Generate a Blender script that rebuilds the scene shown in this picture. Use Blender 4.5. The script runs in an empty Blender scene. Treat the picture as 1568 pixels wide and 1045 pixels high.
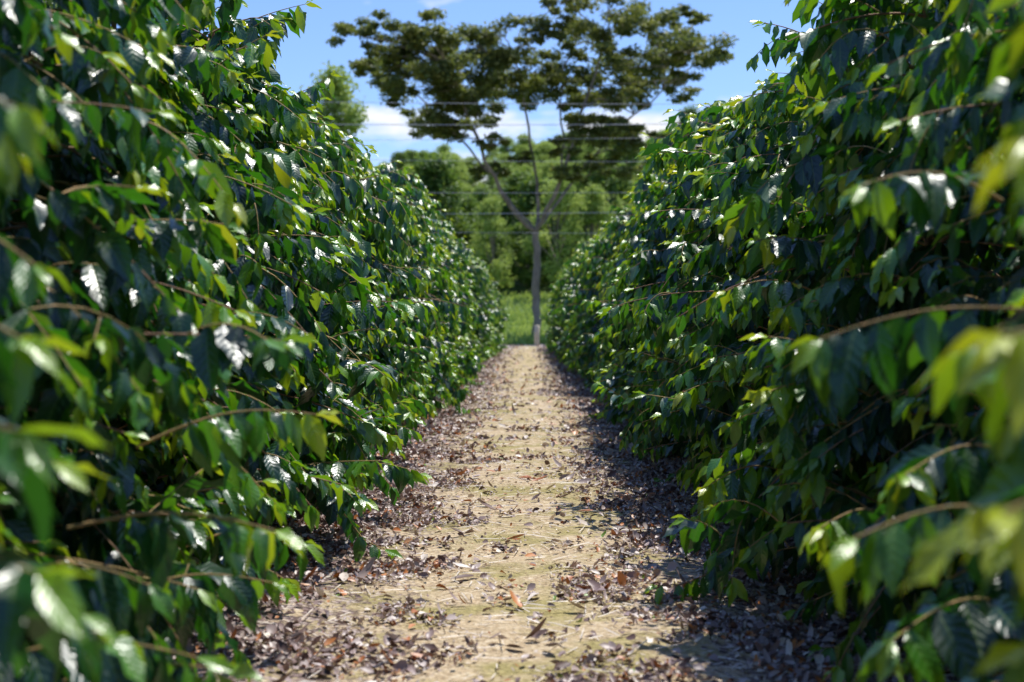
import bpy, math, random
import numpy as np
from mathutils import Vector, noise
rng=np.random.default_rng(7); random.seed(7)
scene=bpy.context.scene
scene.view_settings.view_transform='Standard'
scene.view_settings.look='None'
scene.view_settings.exposure=0
COL=scene.collection
CAMZ=1.2
# ------------------------------------------------------------------ helpers
def norm(a): return a/np.maximum(np.linalg.norm(a,axis=-1,keepdims=True),1e-9)
def link(o,parent=None):
    COL.objects.link(o)
    if parent is not None: o.parent=parent
    return o
def empty(name):
    e=bpy.data.objects.new(name,None); e.empty_display_size=0.3; COL.objects.link(e); return e
class MB:
    """mesh buffer: quads only"""
    def __init__(s): s.V=[];s.F=[];s.A=[];s.M=[];s.n=0
    def add(s,V,F,A=None,m=0):
        V=np.asarray(V,dtype=np.float32).reshape(-1,3);F=np.asarray(F,dtype=np.int32).reshape(-1,4)
        if A is None: A=np.zeros((len(V),3),np.float32)
        s.V.append(V);s.F.append(F+s.n);s.A.append(np.asarray(A,np.float32).reshape(-1,3))
        s.M.append(np.full(len(F),m,np.int32) if np.isscalar(m) else m);s.n+=len(V)
    def arrays(s): return np.concatenate(s.V),np.concatenate(s.F),np.concatenate(s.A),np.concatenate(s.M)
    def mesh(s,name,mats,smooth=True):
        V,F,A,M=s.arrays()
        me=bpy.data.meshes.new(name)
        me.vertices.add(len(V));me.vertices.foreach_set('co',V.ravel())
        me.loops.add(F.size);me.loops.foreach_set('vertex_index',F.ravel())
        me.polygons.add(len(F));me.polygons.foreach_set('loop_start',np.arange(0,F.size,4,dtype=np.int32))
        me.polygons.foreach_set('loop_total',np.full(len(F),4,np.int32))
        me.polygons.foreach_set('material_index',M)
        me.polygons.foreach_set('use_smooth',np.full(len(F),smooth,bool))
        at=me.attributes.new('lf','FLOAT_VECTOR','POINT');at.data.foreach_set('vector',A.ravel())
        for m in mats: me.materials.append(m)
        me.update();return me
TT=np.array([0,.08,.27,.50,.72,.89,1.0]);WW=np.array([.03,.36,.90,1.0,.76,.29,.02])
VV=np.array([-1,-.5,0,.5,1.])
def add_leaves(mb,P,D,N,L,W,tint,curv=None,fold=.28,ruf=.42,mat=0,TT=TT,WW=WW,VV=VV):
    P=np.asarray(P,float);n=len(P)
    if n==0:return
    D=norm(np.asarray(D,float));N=np.asarray(N,float);N=norm(N-(N*D).sum(1,keepdims=True)*D);S=np.cross(D,N)
    L=np.broadcast_to(L,(n,));W=np.broadcast_to(W,(n,));tint=np.broadcast_to(tint,(n,))
    if curv is None: curv=rng.uniform(.02,.55,n)
    nu,nv=len(TT),len(VV)
    t=TT[None,:,None];v=VV[None,None,:];w=WW[None,:,None]
    ph=rng.uniform(0,6.28,n)[:,None,None]
    along=(L[:,None,None]*t)+0*v
    side=(W[:,None,None]*.5*w*v)
    twist=rng.normal(0,.35,n)[:,None,None]
    up=-(L*curv)[:,None,None]*t**2 + np.abs(v)*W[:,None,None]*.5*w*fold + np.abs(v)**2*ruf*W[:,None,None]*.5*w*np.sin(t*17+ph+v*1.3)+ side*twist*t
    X=P[:,None,None,:]+along[...,None]*D[:,None,None,:]+side[...,None]*S[:,None,None,:]+up[...,None]*N[:,None,None,:]
    A=np.zeros(X.shape);A[...,0]=t;A[...,1]=v;A[...,2]=tint[:,None,None]
    i=np.arange(nu-1)[:,None];j=np.arange(nv-1)[None,:]
    q=np.stack([i*nv+j,i*nv+j+1,(i+1)*nv+j+1,(i+1)*nv+j],-1).reshape(-1,4)
    F=q[None]+(np.arange(n)*nu*nv)[:,None,None]
    mb.add(X.reshape(-1,3),F,A.reshape(-1,3),mat)
def add_tube(mb,pts,rad,mat=1,k=5,tint=0.5):
    pts=np.asarray(pts,float);n=len(pts);rad=np.broadcast_to(rad,(n,))
    T=norm(np.gradient(pts,axis=0));ref=np.array([0,0,1.]) if abs(T[0,2])<.8 else np.array([1.,0,0])
    A=norm(np.cross(T,ref));B=np.cross(T,A)
    a=np.linspace(0,2*math.pi,k,endpoint=False)
    X=pts[:,None]+rad[:,None,None]*(np.cos(a)[None,:,None]*A[:,None]+np.sin(a)[None,:,None]*B[:,None])
    i=np.arange(n-1)[:,None];j=np.arange(k)[None,:]
    F=np.stack([i*k+j,i*k+(j+1)%k,(i+1)*k+(j+1)%k,(i+1)*k+j],-1).reshape(-1,4)
    mb.add(X.reshape(-1,3),F,np.full((n*k,3),tint),mat)
# ------------------------------------------------------------------ materials
class NT:
    def __init__(s,name):
        s.m=bpy.data.materials.new(name);s.m.use_nodes=True;s.t=s.m.node_tree;s.t.nodes.clear()
        s.out=s.n('ShaderNodeOutputMaterial')
    def n(s,k,**kw):
        x=s.t.nodes.new(k)
        for a,b in kw.items(): setattr(x,a,b)
        return x
    def l(s,a,b): s.t.links.new(a,b)
    def math(s,op,a,b=None,c=None):
        x=s.n('ShaderNodeMath',operation=op)
        for i,v in enumerate((a,b,c)):
            if v is None: continue
            if isinstance(v,(int,float)): x.inputs[i].default_value=v
            else: s.l(v,x.inputs[i])
        return x.outputs[0]
    def ramp(s,f,stops,interp='LINEAR'):
        r=s.n('ShaderNodeValToRGB');r.color_ramp.interpolation=interp
        e=r.color_ramp.elements
        while len(e)<len(stops): e.new(.5)
        for q,(p,c) in zip(e,stops): q.position=p;q.color=(*c,1)
        s.l(f,r.inputs[0]);return r.outputs[0]
    def mix(s,f,a,b,mode='MIX'):
        x=s.n('ShaderNodeMix',data_type='RGBA',blend_type=mode)
        for i,v in ((0,f),(6,a),(7,b)):
            if isinstance(v,(int,float)): x.inputs[i].default_value=v
            elif isinstance(v,tuple): x.inputs[i].default_value=(*v,1)
            else: s.l(v,x.inputs[i])
        return x.outputs[2]
    def noise(s,vec,scale,detail=4,rough=.6):
        x=s.n('ShaderNodeTexNoise');x.inputs['Scale'].default_value=scale;x.inputs['Detail'].default_value=detail;x.inputs['Roughness'].default_value=rough
        if vec is not None: s.l(vec,x.inputs['Vector'])
        return x.outputs[0]
def leaf_mat(name,stops,tr_stops,rough=.28,spec=.5,trans=.3,veins=True,back=(.08,.15,.05)):
    k=NT(name)
    at=k.n('ShaderNodeAttribute',attribute_name='lf');sp=k.n('ShaderNodeSeparateXYZ');k.l(at.outputs['Vector'],sp.inputs[0])
    t,v,ti=sp.outputs
    col=k.ramp(ti,stops);tc=k.ramp(ti,tr_stops)
    geo=k.n('ShaderNodeNewGeometry')
    p=k.n('ShaderNodeBsdfPrincipled');p.inputs['Roughness'].default_value=rough;p.inputs['Specular IOR Level'].default_value=spec
    av=k.math('ABSOLUTE',v)
    if veins:
        rib=k.math('LESS_THAN',av,.05)
        col=k.mix(k.math('MULTIPLY',rib,.5),col,(.18,.30,.05))
        wv=k.math('SINE',k.math('MULTIPLY',k.math('SUBTRACT',k.math('MULTIPLY',t,8),k.math('MULTIPLY',av,1.6)),6.283))
        hh=k.math('ADD',wv,k.math('MULTIPLY',k.math('MINIMUM',av,.15),14))
        b=k.n('ShaderNodeBump');b.inputs['Strength'].default_value=.26;b.inputs['Distance'].default_value=.002;k.l(hh,b.inputs['Height'])
        k.l(b.outputs[0],p.inputs['Normal'])
    col=k.mix(k.math('MULTIPLY',geo.outputs['Backfacing'],.6),col,back)
    rr=k.math('ADD',k.math('MULTIPLY',geo.outputs['Backfacing'],.25),rough);k.l(rr,p.inputs['Roughness'])
    k.l(col,p.inputs['Base Color'])
    tb=k.n('ShaderNodeBsdfTranslucent');k.l(tc,tb.inputs[0])
    ms=k.n('ShaderNodeMixShader');ms.inputs[0].default_value=trans
    k.l(p.outputs[0],ms.inputs[1]);k.l(tb.outputs[0],ms.inputs[2]);k.l(ms.outputs[0],k.out.inputs[0])
    return k.m
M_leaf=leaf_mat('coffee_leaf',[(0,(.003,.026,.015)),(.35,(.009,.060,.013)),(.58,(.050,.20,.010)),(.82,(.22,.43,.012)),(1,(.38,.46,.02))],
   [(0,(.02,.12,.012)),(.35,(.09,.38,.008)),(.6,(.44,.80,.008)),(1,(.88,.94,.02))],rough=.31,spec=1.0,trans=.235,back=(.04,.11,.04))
def simple(name,c1,c2,scale,rough=.8,bump=.3,stretch=None):
    k=NT(name);tc=k.n('ShaderNodeTexCoord');vec=tc.outputs['Object']
    if stretch:
        mp=k.n('ShaderNodeMapping');mp.inputs['Scale'].default_value=stretch;k.l(vec,mp.inputs[0]);vec=mp.outputs[0]
    f=k.noise(vec,scale,3);c=k.ramp(f,[(.3,c1),(.7,c2)])
    p=k.n('ShaderNodeBsdfPrincipled');p.inputs['Roughness'].default_value=rough;k.l(c,p.inputs['Base Color'])
    b=k.n('ShaderNodeBump');b.inputs['Strength'].default_value=bump;b.inputs['Distance'].default_value=.02;k.l(f,b.inputs['Height']);k.l(b.outputs[0],p.inputs['Normal'])
    k.l(p.outputs[0],k.out.inputs[0]);return k.m
M_twig=simple('coffee_twig',(.16,.085,.05),(.42,.24,.13),30)
M_shoot=simple('coffee_green_shoot',(.22,.19,.06),(.50,.30,.13),40)
M_bark=simple('tree_bark',(.15,.13,.095),(.34,.29,.21),3,.9,.5,(1,1,.3))
M_wire=simple('aluminium_wire',(.5,.51,.54),(.62,.63,.66),3,.5,0)
M_wood=simple('pale_wood',(.45,.38,.26),(.62,.55,.40),8,.8,.3,(1,1,.2))
M_steel=simple('concrete_pole',(.35,.34,.32),(.48,.47,.44),5,.85,.2)
# ------------------------------------------------------------------ coffee shrubs
def R_of(z):
    return np.interp(z,[0,.12,.5,1.0,1.7,2.3,2.75,3.05],[.80,.90,1.02,1.0,.87,.70,.46,.18])
UP=np.array([0,0,1.])
def branch_path(o,a,R,rise,droop,n=14,wob=.0):
    s=np.linspace(0,1,n);d=np.array([math.cos(a),math.sin(a),0]);sd=np.array([-d[1],d[0],0])
    w=random.uniform(-wob,wob)
    return np.array(o)[None]+d[None]*(s*R)[:,None]+sd[None]*(w*R*s**2)[:,None]+UP[None]*((rise*s-droop*s**2)*R)[:,None]
class LeafAcc:
    def __init__(s): s.P=[];s.D=[];s.N=[];s.L=[];s.T=[]
    def leaf(s,P,D,N,L,T): s.P.append(P);s.D.append(D);s.N.append(N);s.L.append(L);s.T.append(T)
    def flush(s,mb):
        L=np.array(s.L);add_leaves(mb,s.P,s.D,s.N,L,L*rng.uniform(.33,.44,len(L)),np.clip(np.array(s.T),0,1))
def leaf_branch(acc,pts,start,step,size=1.,young=.0):
    seg=np.linalg.norm(np.diff(pts,axis=0),axis=1);cs=np.concatenate([[0],np.cumsum(seg)]);tot=cs[-1]
    x=start*tot
    base_t=random.uniform(0,.29)+young
    sag=random.uniform(-.25,.5);size*=random.uniform(.9,1.16)
    while x<tot:
        p=np.array([np.interp(x,cs,pts[:,i]) for i in range(3)])
        q=np.array([np.interp(min(x+.02,tot),cs,pts[:,i]) for i in range(3)]);pm=np.array([np.interp(max(x-.02,0),cs,pts[:,i]) for i in range(3)])
        tg=(q-pm);tg/=np.linalg.norm(tg)+1e-9
        lat=np.cross(tg,UP);lat/=np.linalg.norm(lat)+1e-9
        f=x/tot
        for sg in(-1,1):
            if random.random()<.06: continue
            dr=random.uniform(.1,1.4)+sag
            D=lat*sg*random.uniform(.45,1.1)+tg*random.uniform(.15,.9)-UP*dr
            N=UP+tg*random.uniform(0,.6)+lat*sg*.3+np.array([random.gauss(0,.42) for _ in range(3)])
            L=random.uniform(.10,.18)*size*(1-.3*max(0,f-.7)/.3)
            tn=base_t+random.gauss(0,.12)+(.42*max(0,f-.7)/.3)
            if random.random()<.006: tn=.97
            acc.leaf(p,D,N,L,tn)
        x+=step*random.uniform(.7,1.35)
    tg=pts[-1]-pts[-2];tg/=np.linalg.norm(tg);lat=np.cross(tg,UP)
    for sg in(-1,1):
        acc.leaf(pts[-1],tg+lat*sg*.5-UP*random.uniform(-.3,.5),UP+lat*sg*.5,random.uniform(.06,.1)*size,base_t+.55)
def make_shrub(nb=112):
    mb=MB();acc=LeafAcc()
    zz=np.linspace(-.05,3.0,14);tp=np.stack([np.sin(zz*1.7+random.random()*6)*.03,np.cos(zz*1.3)*.03,zz],1)
    add_tube(mb,tp,np.interp(zz,[0,3],[.03,.008]),1,7)
    a=random.random()*6
    ph=[random.uniform(0,6.28) for _ in range(3)]
    for i in range(nb):
        z0=.12+2.85*((i+random.random())/nb)**.92
        a+=2.4+random.uniform(-.5,.5)
        lump=1+.14*math.sin(3*a+ph[0]+z0*2)+.14*math.sin(z0*6+ph[1]+a)
        R=float(R_of(z0))*random.uniform(.66,1.04)*lump
        if random.random()<.14: R*=1.2
        rise=random.uniform(-.05,.75)+(.4 if z0>2.6 else 0);droop=random.uniform(.25,.95)
        if z0<.5: rise+=.15; droop*=.6
        pts=branch_path((tp[0,0],0,z0),a,R,rise,droop,12,.35)
        pts[:,2]=np.maximum(pts[:,2],.07)
        add_tube(mb,pts,np.linspace(.006,.0025,12),1 if random.random()<.7 else 2,4)
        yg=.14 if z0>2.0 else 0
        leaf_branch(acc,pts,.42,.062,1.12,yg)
        for b in range(random.choice((1,2,2))):
            j=random.randint(4,9);a2=a+random.choice((-1,1))*random.uniform(.4,1.1)
            L2=random.uniform(.2,.42)*min(1,R/.6)
            p2=branch_path(pts[j],a2,L2,random.uniform(-.3,.9),random.uniform(.1,1.),7,.3);p2[:,2]=np.maximum(p2[:,2],.06)
            add_tube(mb,p2,np.linspace(.004,.002,7),2,3)
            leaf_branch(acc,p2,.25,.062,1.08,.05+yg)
    for i in range(6):
        aa=random.random()*6.28;pts=branch_path((0,0,2.4),aa,random.uniform(.15,.36),random.uniform(1.1,2.6),random.uniform(.3,.9),8)
        add_tube(mb,pts,.003,2,4);leaf_branch(acc,pts,.3,.06,.95,.28)
    acc.flush(mb)
    return mb.arrays()
shr=[make_shrub() for i in range(6)]
SEG=6;SP=.9
def make_segment(name):
    mb=MB()
    for i in range(SEG):
        V,F,A,M=random.choice(shr)
        a=random.random()*6.28;c,s=math.cos(a),math.sin(a);w=random.uniform(.90,1.1);h=random.uniform(.93,1.07);tx,ty=random.gauss(0,.03),random.gauss(0,.05)
        X=np.stack([(V[:,0]*c-V[:,1]*s)*w+V[:,2]*tx+random.gauss(0,.07),(V[:,0]*s+V[:,1]*c)*w+V[:,2]*ty+(i-(SEG-1)/2)*SP+random.gauss(0,.08),V[:,2]*h],1)
        mb.add(X,F,A,M)
    return mb.mesh(name,[M_leaf,M_twig,M_shoot])
segs=[make_segment('coffee_row_segment_%d'%i) for i in range(4)]
def row(x0,y0,y1,first,k=1.):
    e=empty('coffee_shrub_row');y=y0+SEG*SP/2;i=0
    while y<y1:
        o=bpy.data.objects.new('shrubs',segs[(first+i*(1 if i%8<4 else 3))%4])
        o.location=(x0+random.gauss(0,.03),y,0);o.rotation_euler=(0,0,math.pi*(((i//2)+first)%2))
        s=k*float(np.interp(y,[2,7,12,18,30],[.91,.93,.97,.99,.99]));o.scale=(1,1,s);link(o,e);y+=SEG*SP;i+=1
    return e
rL=row(-1.93,-1.4,60,0,.99);rR=row(1.90,-1.6,60,2,1.015)
row(-5.0,-1.0,20,1);row(5.0,-1.2,20,3)
def hero(parent,specs,yk=.6):
    mb=MB();acc=LeafAcc()
    for s,e,lift,size,yg in specs:
        s=np.array(s);e=np.array(e);u=np.linspace(0,1,14)[:,None]
        pts=s+(e-s)*u+UP*lift*np.sin(u*math.pi)
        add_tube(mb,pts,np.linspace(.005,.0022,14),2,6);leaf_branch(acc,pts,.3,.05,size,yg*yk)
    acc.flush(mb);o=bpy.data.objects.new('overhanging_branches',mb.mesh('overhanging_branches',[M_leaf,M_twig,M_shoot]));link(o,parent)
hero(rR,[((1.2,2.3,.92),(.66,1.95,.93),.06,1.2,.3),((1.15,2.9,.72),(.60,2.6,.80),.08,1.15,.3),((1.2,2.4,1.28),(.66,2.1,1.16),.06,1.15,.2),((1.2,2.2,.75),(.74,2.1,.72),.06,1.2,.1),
  ((1.1,3.1,1.22),(.62,3.0,1.16),.03,1.1,.3),((1.2,3.6,1.5),(.75,3.2,1.5),.05,1.1,.2),((1.15,2.6,1.6),(.8,2.3,1.52),.06,1.1,.35),((1.2,4.4,.55),(.85,4.1,.6),.06,1,.3),((1.2,6.5,.5),(.82,6.4,.45),.06,1,.4),
  ((1.2,3.4,.5),(.8,3.1,.5),.06,1.1,.1),((1.2,3.0,.4),(.82,2.8,.42),.06,1.1,.2),((1.2,2.5,1.45),(.82,2.2,1.38),.05,1.1,.1),
  ((1.2,2.6,1.05),(.78,2.3,1.03),.05,1.1,.2),((1.2,2.3,1.55),(.78,1.95,1.48),.05,1.1,.2),((1.3,2.9,1.75),(.9,2.5,1.72),.05,1.1,.3),((1.25,3.6,.85),(.88,3.3,.84),.05,1.1,.2),
  ((1.3,2.8,1.95),(.86,2.4,1.78),.08,1.1,.4),((1.3,5.2,.9),(.86,5.0,.95),.06,1.05,.5),((1.3,6.2,1.3),(.84,6.0,1.32),.06,1.05,.5),((1.3,8.,.8),(.86,7.8,.8),.06,1.05,.5),
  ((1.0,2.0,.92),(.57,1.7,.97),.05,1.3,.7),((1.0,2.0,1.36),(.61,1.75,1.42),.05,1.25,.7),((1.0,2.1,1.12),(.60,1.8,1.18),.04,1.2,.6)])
hero(rL,[((-1.1,4.0,.84),(-.62,4.2,.92),.05,1.1,.7),((-1.1,3.4,.7),(-.62,3.5,.68),.04,1.1,.1),((-1.2,2.6,.55),(-.8,2.7,.6),.05,1.1,.2),
  ((-1.2,2.7,1.35),(-.9,2.6,1.3),.05,1.1,.1),((-1.2,5.4,1.2),(-.8,5.2,1.15),.05,1,.3),((-1.2,7.5,1.0),(-.75,7.6,1.15),.05,1,.3),
  ((-1.2,3.0,.45),(-.72,3.1,.46),.05,1.15,.05),((-1.2,3.3,.3),(-.74,3.4,.36),.05,1.1,.2),((-1.2,4.0,.4),(-.75,4.2,.42),.05,1.1,.1),((-1.1,2.2,.7),(-.72,2.3,.72),.05,1.2,.1),((-1.1,2.4,.98),(-.8,2.4,.96),.05,1.15,.2),((-1.2,5,.4),(-.8,5.1,.4),.05,1.1,.2),
  ((-1.2,2.4,1.2),(-.82,2.3,1.17),.05,1.1,.1),((-1.2,2.5,1.55),(-.85,2.3,1.5),.05,1.1,.2),((-1.25,3.2,.6),(-.85,3.2,.6),.05,1.1,.1),
  ((-1.0,2.0,.95),(-.68,1.9,1.05),.05,1.2,.2),((-1.0,2.0,.8),(-.66,1.9,.86),.05,1.2,.2),((-1.1,2.2,1.5),(-.72,2.0,1.5),.05,1.15,.3)],.4)
# ------------------------------------------------------------------ terrain
def sm(y): return np.interp(y,[-2000,72,80,95,110,150,200,260,330,500,3000],[0,0,.35,1.5,3.0,7.,14.5,25.,29,29,29])
def H(x,y): return sm(y)+ (np.sin(x*.045+1)*2.2+np.sin(x*.017)*3)*np.clip((y-110)/140,0,1)
xs=np.unique(np.concatenate([np.linspace(-1500,-100,20),np.linspace(-100,100,90),np.linspace(100,1500,20)]))
ys=np.unique(np.concatenate([np.linspace(-800,-20,12),np.linspace(-20,70,20),np.linspace(70,340,120),np.linspace(340,3000,20)]))
def grid(xs,ys,hf):
    X,Y=np.meshgrid(xs,ys);Z=hf(X,Y);n=len(xs)
    i=np.arange(len(ys)-1)[:,None];j=np.arange(n-1)[None,:]
    F=np.stack([i*n+j,i*n+j+1,(i+1)*n+j+1,(i+1)*n+j],-1).reshape(-1,4)
    return np.stack([X,Y,Z],-1).reshape(-1,3),F
k=NT('grassy_ground');geo=k.n('ShaderNodeNewGeometry');P=geo.outputs['Position']
n1=k.noise(P,.25,5,.65);n2=k.noise(P,3,4)
c=k.ramp(n1,[(.3,(.07,.13,.02)),(.55,(.13,.22,.035)),(.75,(.21,.26,.05))]);c=k.mix(k.math('MULTIPLY',n2,.4),c,(.05,.07,.02))
sp=k.n('ShaderNodeSeparateXYZ');k.l(P,sp.inputs[0])
soil=k.ramp(k.noise(P,2,4),[(.3,(.07,.05,.04)),(.7,(.2,.14,.09))])
fy=k.math('MINIMUM',k.math('MAXIMUM',k.math('MULTIPLY',k.math('SUBTRACT',sp.outputs[1],66),.3),0),1)
c=k.mix(fy,soil,c)
p=k.n('ShaderNodeBsdfPrincipled');p.inputs['Roughness'].default_value=.95;k.l(c,p.inputs['Base Color']);k.l(p.outputs[0],k.out.inputs[0])
mb=MB();V,F=grid(xs,ys,lambda X,Y:H(X,Y)-.05);mb.add(V,F);link(bpy.data.objects.new('ground',mb.mesh('ground',[k.m])))
# path
def pn(x,y):
    v=np.zeros(x.shape)
    for (a,b,c_,am) in [(1.3,.7,0,.012),(2.9,-1.7,1,.009),(-4.1,5.3,2,.007),(9.7,7.9,3,.004),(-13,17,4,.003),(23,-19,5,.002)]: v+=am*np.sin(a*x+b*y+c_+1.5*np.sin(.6*b*x-.7*a*y))
    return v+.02*np.exp(-(x/.5)**2)+.035*np.clip(np.abs(x)-.9,0,1)
k=NT('dirt_with_leaf_litter');geo=k.n('ShaderNodeNewGeometry');P=geo.outputs['Position'];sp=k.n('ShaderNodeSeparateXYZ');k.l(P,sp.inputs[0])
big=k.noise(P,1.6,4,.65);fine=k.noise(P,38,4,.7);mid=k.noise(P,9,3,.65)
soil=k.ramp(fine,[(.32,(.32,.22,.125)),(.5,(.58,.44,.27)),(.68,(.76,.64,.46))])
moss=k.ramp(fine,[(.3,(.22,.18,.055)),(.7,(.52,.43,.18))])
c=k.mix(k.ramp(big,[(.45,(0,0,0)),(.60,(1,1,1))]),soil,moss)
vo=k.n('ShaderNodeTexVoronoi');vo.inputs['Scale'].default_value=48;k.l(P,vo.inputs['Vector'])
vs=k.n('ShaderNodeSeparateColor');k.l(vo.outputs['Color'],vs.inputs[0])
litc=k.ramp(vs.outputs[0],[(0,(.04,.022,.02)),(.4,(.15,.095,.085)),(.75,(.34,.25,.235)),(1,(.64,.54,.47))])
ax=k.math('ABSOLUTE',sp.outputs[0])
m=k.math('ADD',k.math('MULTIPLY',k.math('SUBTRACT',ax,.62),2.3),k.math('MULTIPLY',k.math('SUBTRACT',mid,.5),4.5))
m=k.math('ADD',m,k.math('MULTIPLY',k.math('SUBTRACT',vs.outputs[1],.5),1.3))
m=k.math('MINIMUM',k.math('MAXIMUM',k.math('ADD',m,.2),0),1)
c=k.mix(m,c,litc)
p=k.n('ShaderNodeBsdfPrincipled');p.inputs['Roughness'].default_value=.9;k.l(c,p.inputs['Base Color'])
b=k.n('ShaderNodeBump');b.inputs['Strength'].default_value=.8;b.inputs['Distance'].default_value=.02
k.l(k.math('ADD',fine,k.math('MULTIPLY',vo.outputs['Distance'],.6)),b.inputs['Height']);k.l(b.outputs[0],p.inputs['Normal']);k.l(p.outputs[0],k.out.inputs[0])
mb=MB();V,F=grid(np.linspace(-7,7,200),np.concatenate([np.linspace(-2,2,20,endpoint=False),np.linspace(2,20,360,endpoint=False),np.linspace(20,68,240)]),pn);mb.add(V,F)
link(bpy.data.objects.new('dirt_path',mb.mesh('dirt_path',[k.m])))
# litter
k=NT('dry_leaf');at=k.n('ShaderNodeAttribute',attribute_name='lf');sp=k.n('ShaderNodeSeparateXYZ');k.l(at.outputs['Vector'],sp.inputs[0])
c=k.ramp(sp.outputs[2],[(0,(.045,.024,.02)),(.2,(.16,.09,.075)),(.42,(.35,.25,.235)),(.62,(.56,.46,.42)),(.78,(.82,.72,.60)),(.86,(.55,.21,.06)),(.95,(.38,.12,.035)),(1,(.18,.30,.04))])
p=k.n('ShaderNodeBsdfPrincipled');p.inputs['Roughness'].default_value=.45;k.l(c,p.inputs['Base Color']);k.l(p.outputs[0],k.out.inputs[0]);M_dry=k.m
T3=np.array([0,.3,.65,1.]);W3=np.array([.3,.95,.85,.2]);V3=np.array([-1,0,1.])
mb=MB()
def litter(n,y0,y1,lo,hi,off=.0,b=2.2):
    y=y0+(y1-y0)*rng.random(n);x=rng.uniform(-1.9,1.9,n)
    cl=np.array([noise.noise(Vector((a*1.7,b_*1.7,3.)))+.8*noise.noise(Vector((a*5,b_*5,9.))) for a,b_ in zip(x,y)])
    keep=rng.random(n)<np.clip(.08+off+(np.abs(x)-.46)*1.45+cl*1.4,.03,1)
    x=x[keep];y=y[keep];n=len(x);a=rng.uniform(0,6.28,n);L=rng.uniform(lo,hi,n)*rng.choice([.6,1,1.],n)
    D=np.stack([np.cos(a),np.sin(a),rng.normal(.0,.25,n)],1);N=np.stack([rng.normal(0,.5,n),rng.normal(0,.5,n),np.ones(n)],1)
    z=pn(x,y)+rng.uniform(.004,.026,n)
    t=np.clip(rng.beta(b,2.2,n)*.82,0,1);s=rng.random(n);t[s<.10]=rng.uniform(.84,.95,(s<.10).sum());t[s>.993]=1
    add_leaves(mb,np.stack([x,y,z],1),D,N,L,L*rng.uniform(.35,.8,n),t,curv=rng.normal(0,.45,n),fold=.5,ruf=.7,TT=T3,WW=W3,VV=V3)
litter(80000,2.5,13,.018,.052);litter(50000,2.5,11,.010,.026,.25,4.2);litter(34000,13,30,.03,.07,0,2.8);litter(15000,30,66,.04,.1,0,2.8)
n=700;x=rng.uniform(-1.7,1.7,n);y=rng.uniform(3.5,30,n);a=rng.uniform(0,6.28,n);L=rng.uniform(.06,.11,n)
add_leaves(mb,np.stack([x,y,pn(x,y)+.015],1),np.stack([np.cos(a),np.sin(a),rng.normal(.05,.15,n)],1),np.stack([rng.normal(0,.3,n),rng.normal(0,.3,n),np.ones(n)],1),L,L*.42,rng.choice([.1,.2,.3,.5,.7,.86,.92],n),curv=rng.normal(0,.4,n),fold=.5,ruf=.4,TT=T3,WW=W3,VV=V3)
n=3000;x=rng.normal(0,.6,n);y=rng.uniform(3,28,n);a=rng.uniform(0,6.28,n);L=rng.uniform(.04,.22,n)
add_leaves(mb,np.stack([x,y,pn(x,y)+.012],1),np.stack([np.cos(a),np.sin(a),0*a],1),np.stack([0*a,0*a,1+0*a],1),L,.005,.76,curv=rng.normal(0,.03,n),TT=T3,WW=np.array([.8,1,1,.5]),VV=V3)
link(bpy.data.objects.new('leaf_litter',mb.mesh('leaf_litter',[M_dry])))
# ------------------------------------------------------------------ trees
M_tleaf=leaf_mat('tree_leaf',[(0,(.05,.085,.028)),(.5,(.12,.16,.04)),(1,(.32,.31,.065))],[(0,(.15,.22,.04)),(1,(.50,.52,.08))],rough=.5,spec=.35,trans=.34,veins=False,back=(.12,.16,.055))
M_fleaf=leaf_mat('forest_leaf',[(0,(.03,.075,.018)),(.5,(.085,.17,.03)),(1,(.24,.33,.05))],[(0,(.14,.28,.03)),(1,(.45,.6,.08))],rough=.55,spec=.3,trans=.3,veins=False,back=(.10,.18,.04))
M_hleaf=leaf_mat('hill_leaf',[(0,(.18,.27,.065)),(.5,(.33,.44,.10)),(1,(.50,.57,.15))],[(0,(.38,.52,.09)),(1,(.65,.75,.17))],rough=.6,spec=.2,trans=.34,veins=False,back=(.27,.37,.09))  # paler than forest_leaf: the hill's aerial haze is put into the leaf colour
T2=np.array([0,.5,1.]);W2=np.array([.3,1,.25]);V2=np.array([-1,0,1.])
def clump(mb,c,r,n,size,flat=.45,tint=(.2,.9)):
    d=norm(rng.normal(size=(n,3)));rr=rng.random(n)**.45
    lump=1+.25*np.sin(d[:,0]*7+c[0])*np.sin(d[:,1]*6+c[2])
    P=d*(rr*lump)[:,None]*np.array([r,r,r*flat])+np.array(c)
    D=norm(rng.normal(size=(n,3))*np.array([1,1,.5]));N=norm(d*.5+UP*.9+rng.normal(size=(n,3))*.5)
    S=rng.uniform(.6,1.2,n)*size
    add_leaves(mb,P,D,N,S,S*.55,rng.uniform(*tint,n)*.6+.4*rng.random(),curv=.15,TT=T2,WW=W2,VV=V2)
DT=76.
def pw(px,py,d=DT): return np.array([(px-805)/2178*d,d,CAMZ+(490-py)/2178*d])
mb=MB()
base=pw(822,490);base[2]=-.1
fork=pw(820,355)
def limb(pts,r0,r1,n=10,k_=8):
    pts=np.array(pts);u=np.linspace(0,1,len(pts));v=np.linspace(0,1,n)
    q=np.stack([np.interp(v,u,pts[:,i]) for i in range(3)],1)
    for _ in range(2): q[1:-1]=(q[:-2]+2*q[1:-1]+q[2:])/4
    q[1:-1]+=rng.normal(0,.07,(n-2,3));add_tube(mb,q,np.linspace(r0,r1,n),1,k_);return q
limb([base,pw(823,430),fork],.24,.19,12,10)
mb.V[-1][:10]+= (mb.V[-1][:10]-mb.V[-1][:10].mean(0))*.5
off=lambda y: np.array([0,y,0])
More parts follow.
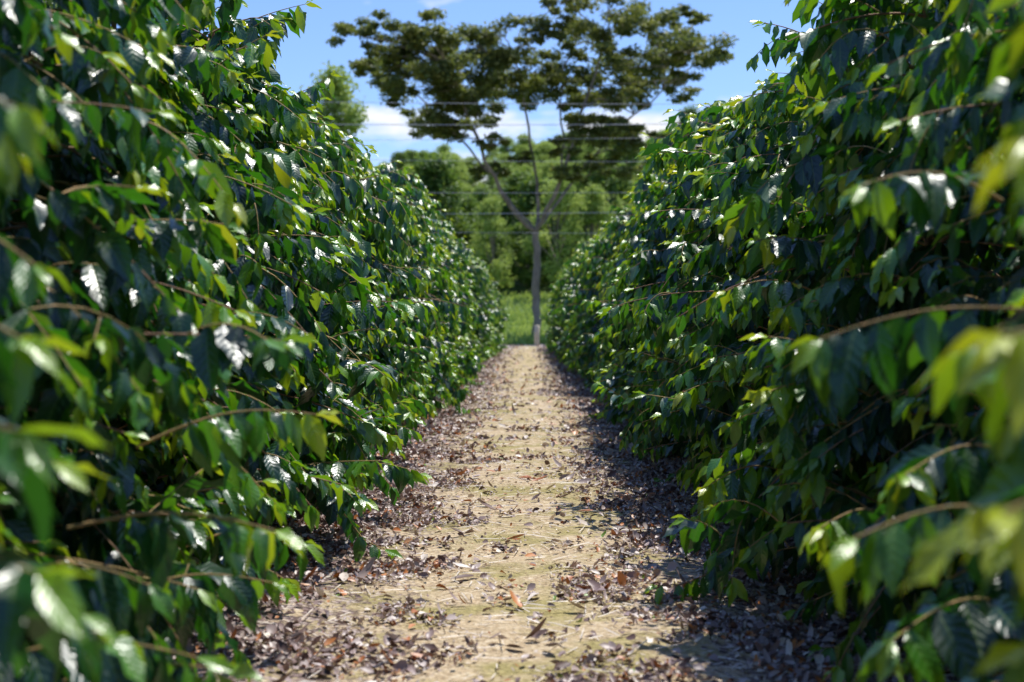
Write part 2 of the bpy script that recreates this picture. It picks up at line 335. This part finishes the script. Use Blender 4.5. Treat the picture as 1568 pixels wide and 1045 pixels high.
limbs=[limb([fork,pw(775,315)+off(-1),pw(742,240)+off(-2),pw(712,170)+off(-2),pw(690,110)+off(-2)],.13,.05,14),
 limb([fork,pw(800,330)+off(1),pw(765,280)+off(2),pw(700,200)+off(3),pw(630,130)+off(3)],.10,.04,14),
 limb([fork,pw(824,290)+off(2),pw(812,225)+off(2),pw(803,150)+off(1),pw(785,80)],.11,.04,14),
 limb([fork,pw(850,300)-off(1),pw(875,230)-off(2),pw(900,150)-off(1),pw(930,60)],.13,.05,14),
 limb([fork,pw(845,325)+off(1),pw(885,260)+off(3),pw(950,190)+off(3),pw(1020,130)+off(2)],.10,.04,14),
 limb([pw(855,290),pw(862,210)+off(2),pw(860,120)+off(3),pw(880,50)+off(2)],.08,.03,10)]
allp=np.concatenate(limbs)
cl=[(540,62,16),(575,80,26),(610,62,24),(600,108,30),(640,118,34),(662,58,28),(692,98,36),(715,48,28),(742,80,36),(768,60,26),(800,98,32),(762,125,32),(702,145,34),(650,160,28),(690,188,28),(742,160,26),(822,128,28),(838,88,28),
(862,20,22),(872,105,32),(892,22,26),(930,12,30),(902,60,32),(950,52,34),(990,26,28),(1030,22,24),(1066,28,14),(985,82,34),(1035,95,32),(1078,95,18),(940,112,34),(990,130,28),(1030,135,20),(895,145,26),(950,165,24),(700,212,20),(925,215,22),(962,222,26),(1000,212,18),(660,200,18),
(780,100,26),(850,60,20),(920,85,26),(670,85,26),(812,70,22),(880,200,16),(930,245,18),(640,85,28),(590,90,24),(720,125,34),(680,125,34),(965,100,34),(1010,60,28),(1010,110,28),(740,195,22),(655,180,22),(960,190,24),(560,95,20),(620,140,24),(905,190,20),
(760,90,30),(730,100,32),(790,125,30),(850,125,26),(900,100,30),(930,140,28),(760,230,14),(860,240,14),(980,245,18),(700,160,30),(1050,60,20),(640,60,24),(770,265,14),(860,275,14),(800,240,12),(900,270,16),(730,250,14),(1060,110,22),(570,60,20)]
for (a,b,r) in cl:
    c=pw(a,b)+off(rng.uniform(-4.5,4.5));rm=r/2178*DT
    j=np.argmin(np.linalg.norm(allp-c,axis=1)+ (allp[:,2]>c[2])*3)
    limb([allp[j],(allp[j]+c)/2+UP*.1,c-UP*rm*.1],.045,.015,6,5)
    for q in range(6):
        cc=c+rng.normal(size=3)*rm*np.array([.8,.9,.55]);limb([c-UP*rm*.2,cc],.018,.008,4,4)
        clump(mb,cc,rm*rng.uniform(.4,.8),int(120*(rm*1.0)**1.2)+55,.24,.5,(0,1))
link(bpy.data.objects.new('shade_tree',mb.mesh('shade_tree',[M_tleaf,M_bark])))
def gen_tree(name,h,mat,n=26,leafn=230,narrow=1.):
    mb_=MB();zz=np.linspace(0,h*.75,8);tp=np.stack([np.sin(zz*.5)*.2,np.cos(zz*.4)*.2,zz],1)
    add_tube(mb_,tp,np.linspace(.22,.05,8),1,7)
    for i in range(n):
        f=rng.random();z=h*(.14+.80*f);rad=h*.30*narrow*math.sin(math.pi*min(1,.25+.72*f))**.7*rng.uniform(.3,1)
        a=rng.uniform(0,6.28);c=np.array([math.cos(a)*rad,math.sin(a)*rad,z])
        add_tube(mb_,[tp[min(7,int(f*5)+1)],c*.6+np.array([0,0,z*.35]),c],[.07,.04,.02],1,5)
        clump(mb_,c,h*rng.uniform(.09,.15),leafn,h*.034,.7,(.0,1.))
    return mb_.mesh(name,[mat,M_bark])
fm=[gen_tree('forest_tree_a',11,M_fleaf,36),gen_tree('forest_tree_b',12,M_fleaf,38,240,.85),gen_tree('forest_tree_c',8,M_fleaf,30,220,1.2)]
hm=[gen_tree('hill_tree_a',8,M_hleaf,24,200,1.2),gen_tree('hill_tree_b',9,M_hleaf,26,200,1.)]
ef=empty('forest')
def put(me,x,y,s,sz=None):
    o=bpy.data.objects.new('forest_tree',me);o.location=(x,y,float(H(np.array(x),np.array(y)))-.3);o.rotation_euler=(0,0,random.random()*6.28);sz=sz or s;o.scale=(s,s,sz);link(o,ef)
for yy,dens,sc in ((112,4.2,.8),(119,4.5,.9),(127,5,.98)):
    x=-75
    while x<75:
        put(random.choice(fm+fm+hm[:1]),x+random.gauss(0,.8),yy+random.gauss(0,2),sc*random.uniform(.65,1.1));x+=dens*random.uniform(.7,1.2)
for i in range(480):
    y=random.uniform(140,285);x=random.uniform(-110,110)
    put(random.choice(hm if random.random()<.85 else fm),x,y,random.uniform(.65,1.1))
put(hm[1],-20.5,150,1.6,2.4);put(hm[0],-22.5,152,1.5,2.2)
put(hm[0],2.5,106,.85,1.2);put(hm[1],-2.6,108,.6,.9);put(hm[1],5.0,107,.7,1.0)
mb=MB();n=24000;x=rng.uniform(-25,25,n);y=rng.uniform(69,112,n);a=rng.uniform(0,6.28,n);L=rng.uniform(.2,.55,n)
add_leaves(mb,np.stack([x,y,H(x,y)-.08],1),np.stack([np.cos(a)*.5,np.sin(a)*.5,np.ones(n)],1),np.stack([np.sin(a),np.cos(a),.3+0*a],1),L,L*.35,rng.uniform(0,.7,n),TT=T2,WW=W2,VV=V2)
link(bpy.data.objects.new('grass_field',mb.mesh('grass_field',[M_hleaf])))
# ------------------------------------------------------------------ power lines
e=empty('power_line')
def obj(mb_,name,mats,parent=None): return link(bpy.data.objects.new(name,mb_.mesh(name,mats)),parent)
DW=69.
for i,(py,sag) in enumerate([(160,.5),(190,.6),(214,.5),(246,.6),(296,.5),(326,.4),(357,.5)]):
    mb=MB();zc=CAMZ+(490-py)/2178*DW;u=np.linspace(-1,1,41)
    add_tube(mb,np.stack([u*38,DW+0*u+(i%2)*.5,zc+sag*u*u+u*.25*((i%3)-1)],1),(.012,.016,.008,.010,.009,.014,.008)[i],0,6);obj(mb,'wire',[M_wire],e)
for sx in(-38,38):
    mb=MB();add_tube(mb,[(sx,DW+.25,-.1),(sx,DW+.25,6),(sx,DW+.25,13)],[.2,.16,.12],0,12)
    for z in (12.3,10.5): add_tube(mb,[(sx,DW-.9,z),(sx,DW+1.4,z)],.06,0,6)
    obj(mb,'pole',[M_steel],e)
mb=MB();x=(822-805)/2178*64;add_tube(mb,[(x,64,-.1),(x,64,.5),(x+.02,64,.95),(x+.02,64,.97)],[.12,.115,.11,.01],0,12)
obj(mb,'wooden_post',[M_wood])
# ------------------------------------------------------------------ world
sd=Vector((.23,.36,.90)).normalized();el=math.asin(sd.z);rot=math.atan2(sd.x,sd.y)
w=bpy.data.worlds.new('World');scene.world=w;w.use_nodes=True;t=w.node_tree;t.nodes.clear()
N=t.nodes.new;Lk=t.links.new
out=N('ShaderNodeOutputWorld');bg=N('ShaderNodeBackground');bg.inputs[1].default_value=.14
sky=N('ShaderNodeTexSky');sky.sky_type='NISHITA';sky.sun_disc=False;sky.sun_elevation=el;sky.sun_rotation=rot;sky.air_density=1.;sky.dust_density=.2;sky.ozone_density=3.
tn=N('ShaderNodeMix');tn.data_type='RGBA';tn.blend_type='MULTIPLY';tn.inputs[0].default_value=1;tn.inputs[7].default_value=(.84,.95,1.26,1);Lk(sky.outputs[0],tn.inputs[6])
tc=N('ShaderNodeTexCoord');mp=N('ShaderNodeMapping');mp.inputs['Scale'].default_value=(1,1,2.2);mp.inputs['Location'].default_value=(.35,.0,.1)
no=N('ShaderNodeTexNoise');no.inputs['Scale'].default_value=9;no.inputs['Detail'].default_value=4;no.inputs['Roughness'].default_value=.55
rp=N('ShaderNodeValToRGB');rp.color_ramp.elements[0].position=.50;rp.color_ramp.elements[1].position=.63
Lk(tc.outputs['Generated'],mp.inputs[0]);Lk(mp.outputs[0],no.inputs['Vector'])
sx=N('ShaderNodeSeparateXYZ');Lk(tc.outputs['Generated'],sx.inputs[0])
mr=N('ShaderNodeMapRange');mr.inputs[1].default_value=.13;mr.inputs[2].default_value=.18;mr.inputs[3].default_value=.08;mr.inputs[4].default_value=-.18;Lk(sx.outputs[2],mr.inputs[0])
ad=N('ShaderNodeMath');ad.operation='ADD';Lk(no.outputs[0],ad.inputs[0]);Lk(mr.outputs[0],ad.inputs[1]);Lk(ad.outputs[0],rp.inputs[0])
mx=N('ShaderNodeMix');mx.data_type='RGBA';mx.inputs[7].default_value=(7.3,7.4,7.6,1)
Lk(rp.outputs[0],mx.inputs[0]);Lk(tn.outputs[2],mx.inputs[6]);Lk(mx.outputs[2],bg.inputs[0]);Lk(bg.outputs[0],out.inputs[0])
sl=bpy.data.lights.new('sun','SUN');sl.energy=5.0;sl.angle=math.radians(.5);sl.color=(1,.97,.90)
so=bpy.data.objects.new('sun',sl);so.rotation_euler=sd.to_track_quat('Z','Y').to_euler();link(so)
# ------------------------------------------------------------------ camera
cd=bpy.data.cameras.new('camera');cd.lens=50;cd.sensor_width=36;cd.clip_start=.05;cd.clip_end=5000
co=bpy.data.objects.new('camera',cd);co.location=(0,0,CAMZ);co.rotation_euler=(math.radians(90-.855),0,math.radians(.55));link(co)
cd.dof.use_dof=True;cd.dof.focus_distance=8.5;cd.dof.aperture_fstop=2.4
scene.camera=co
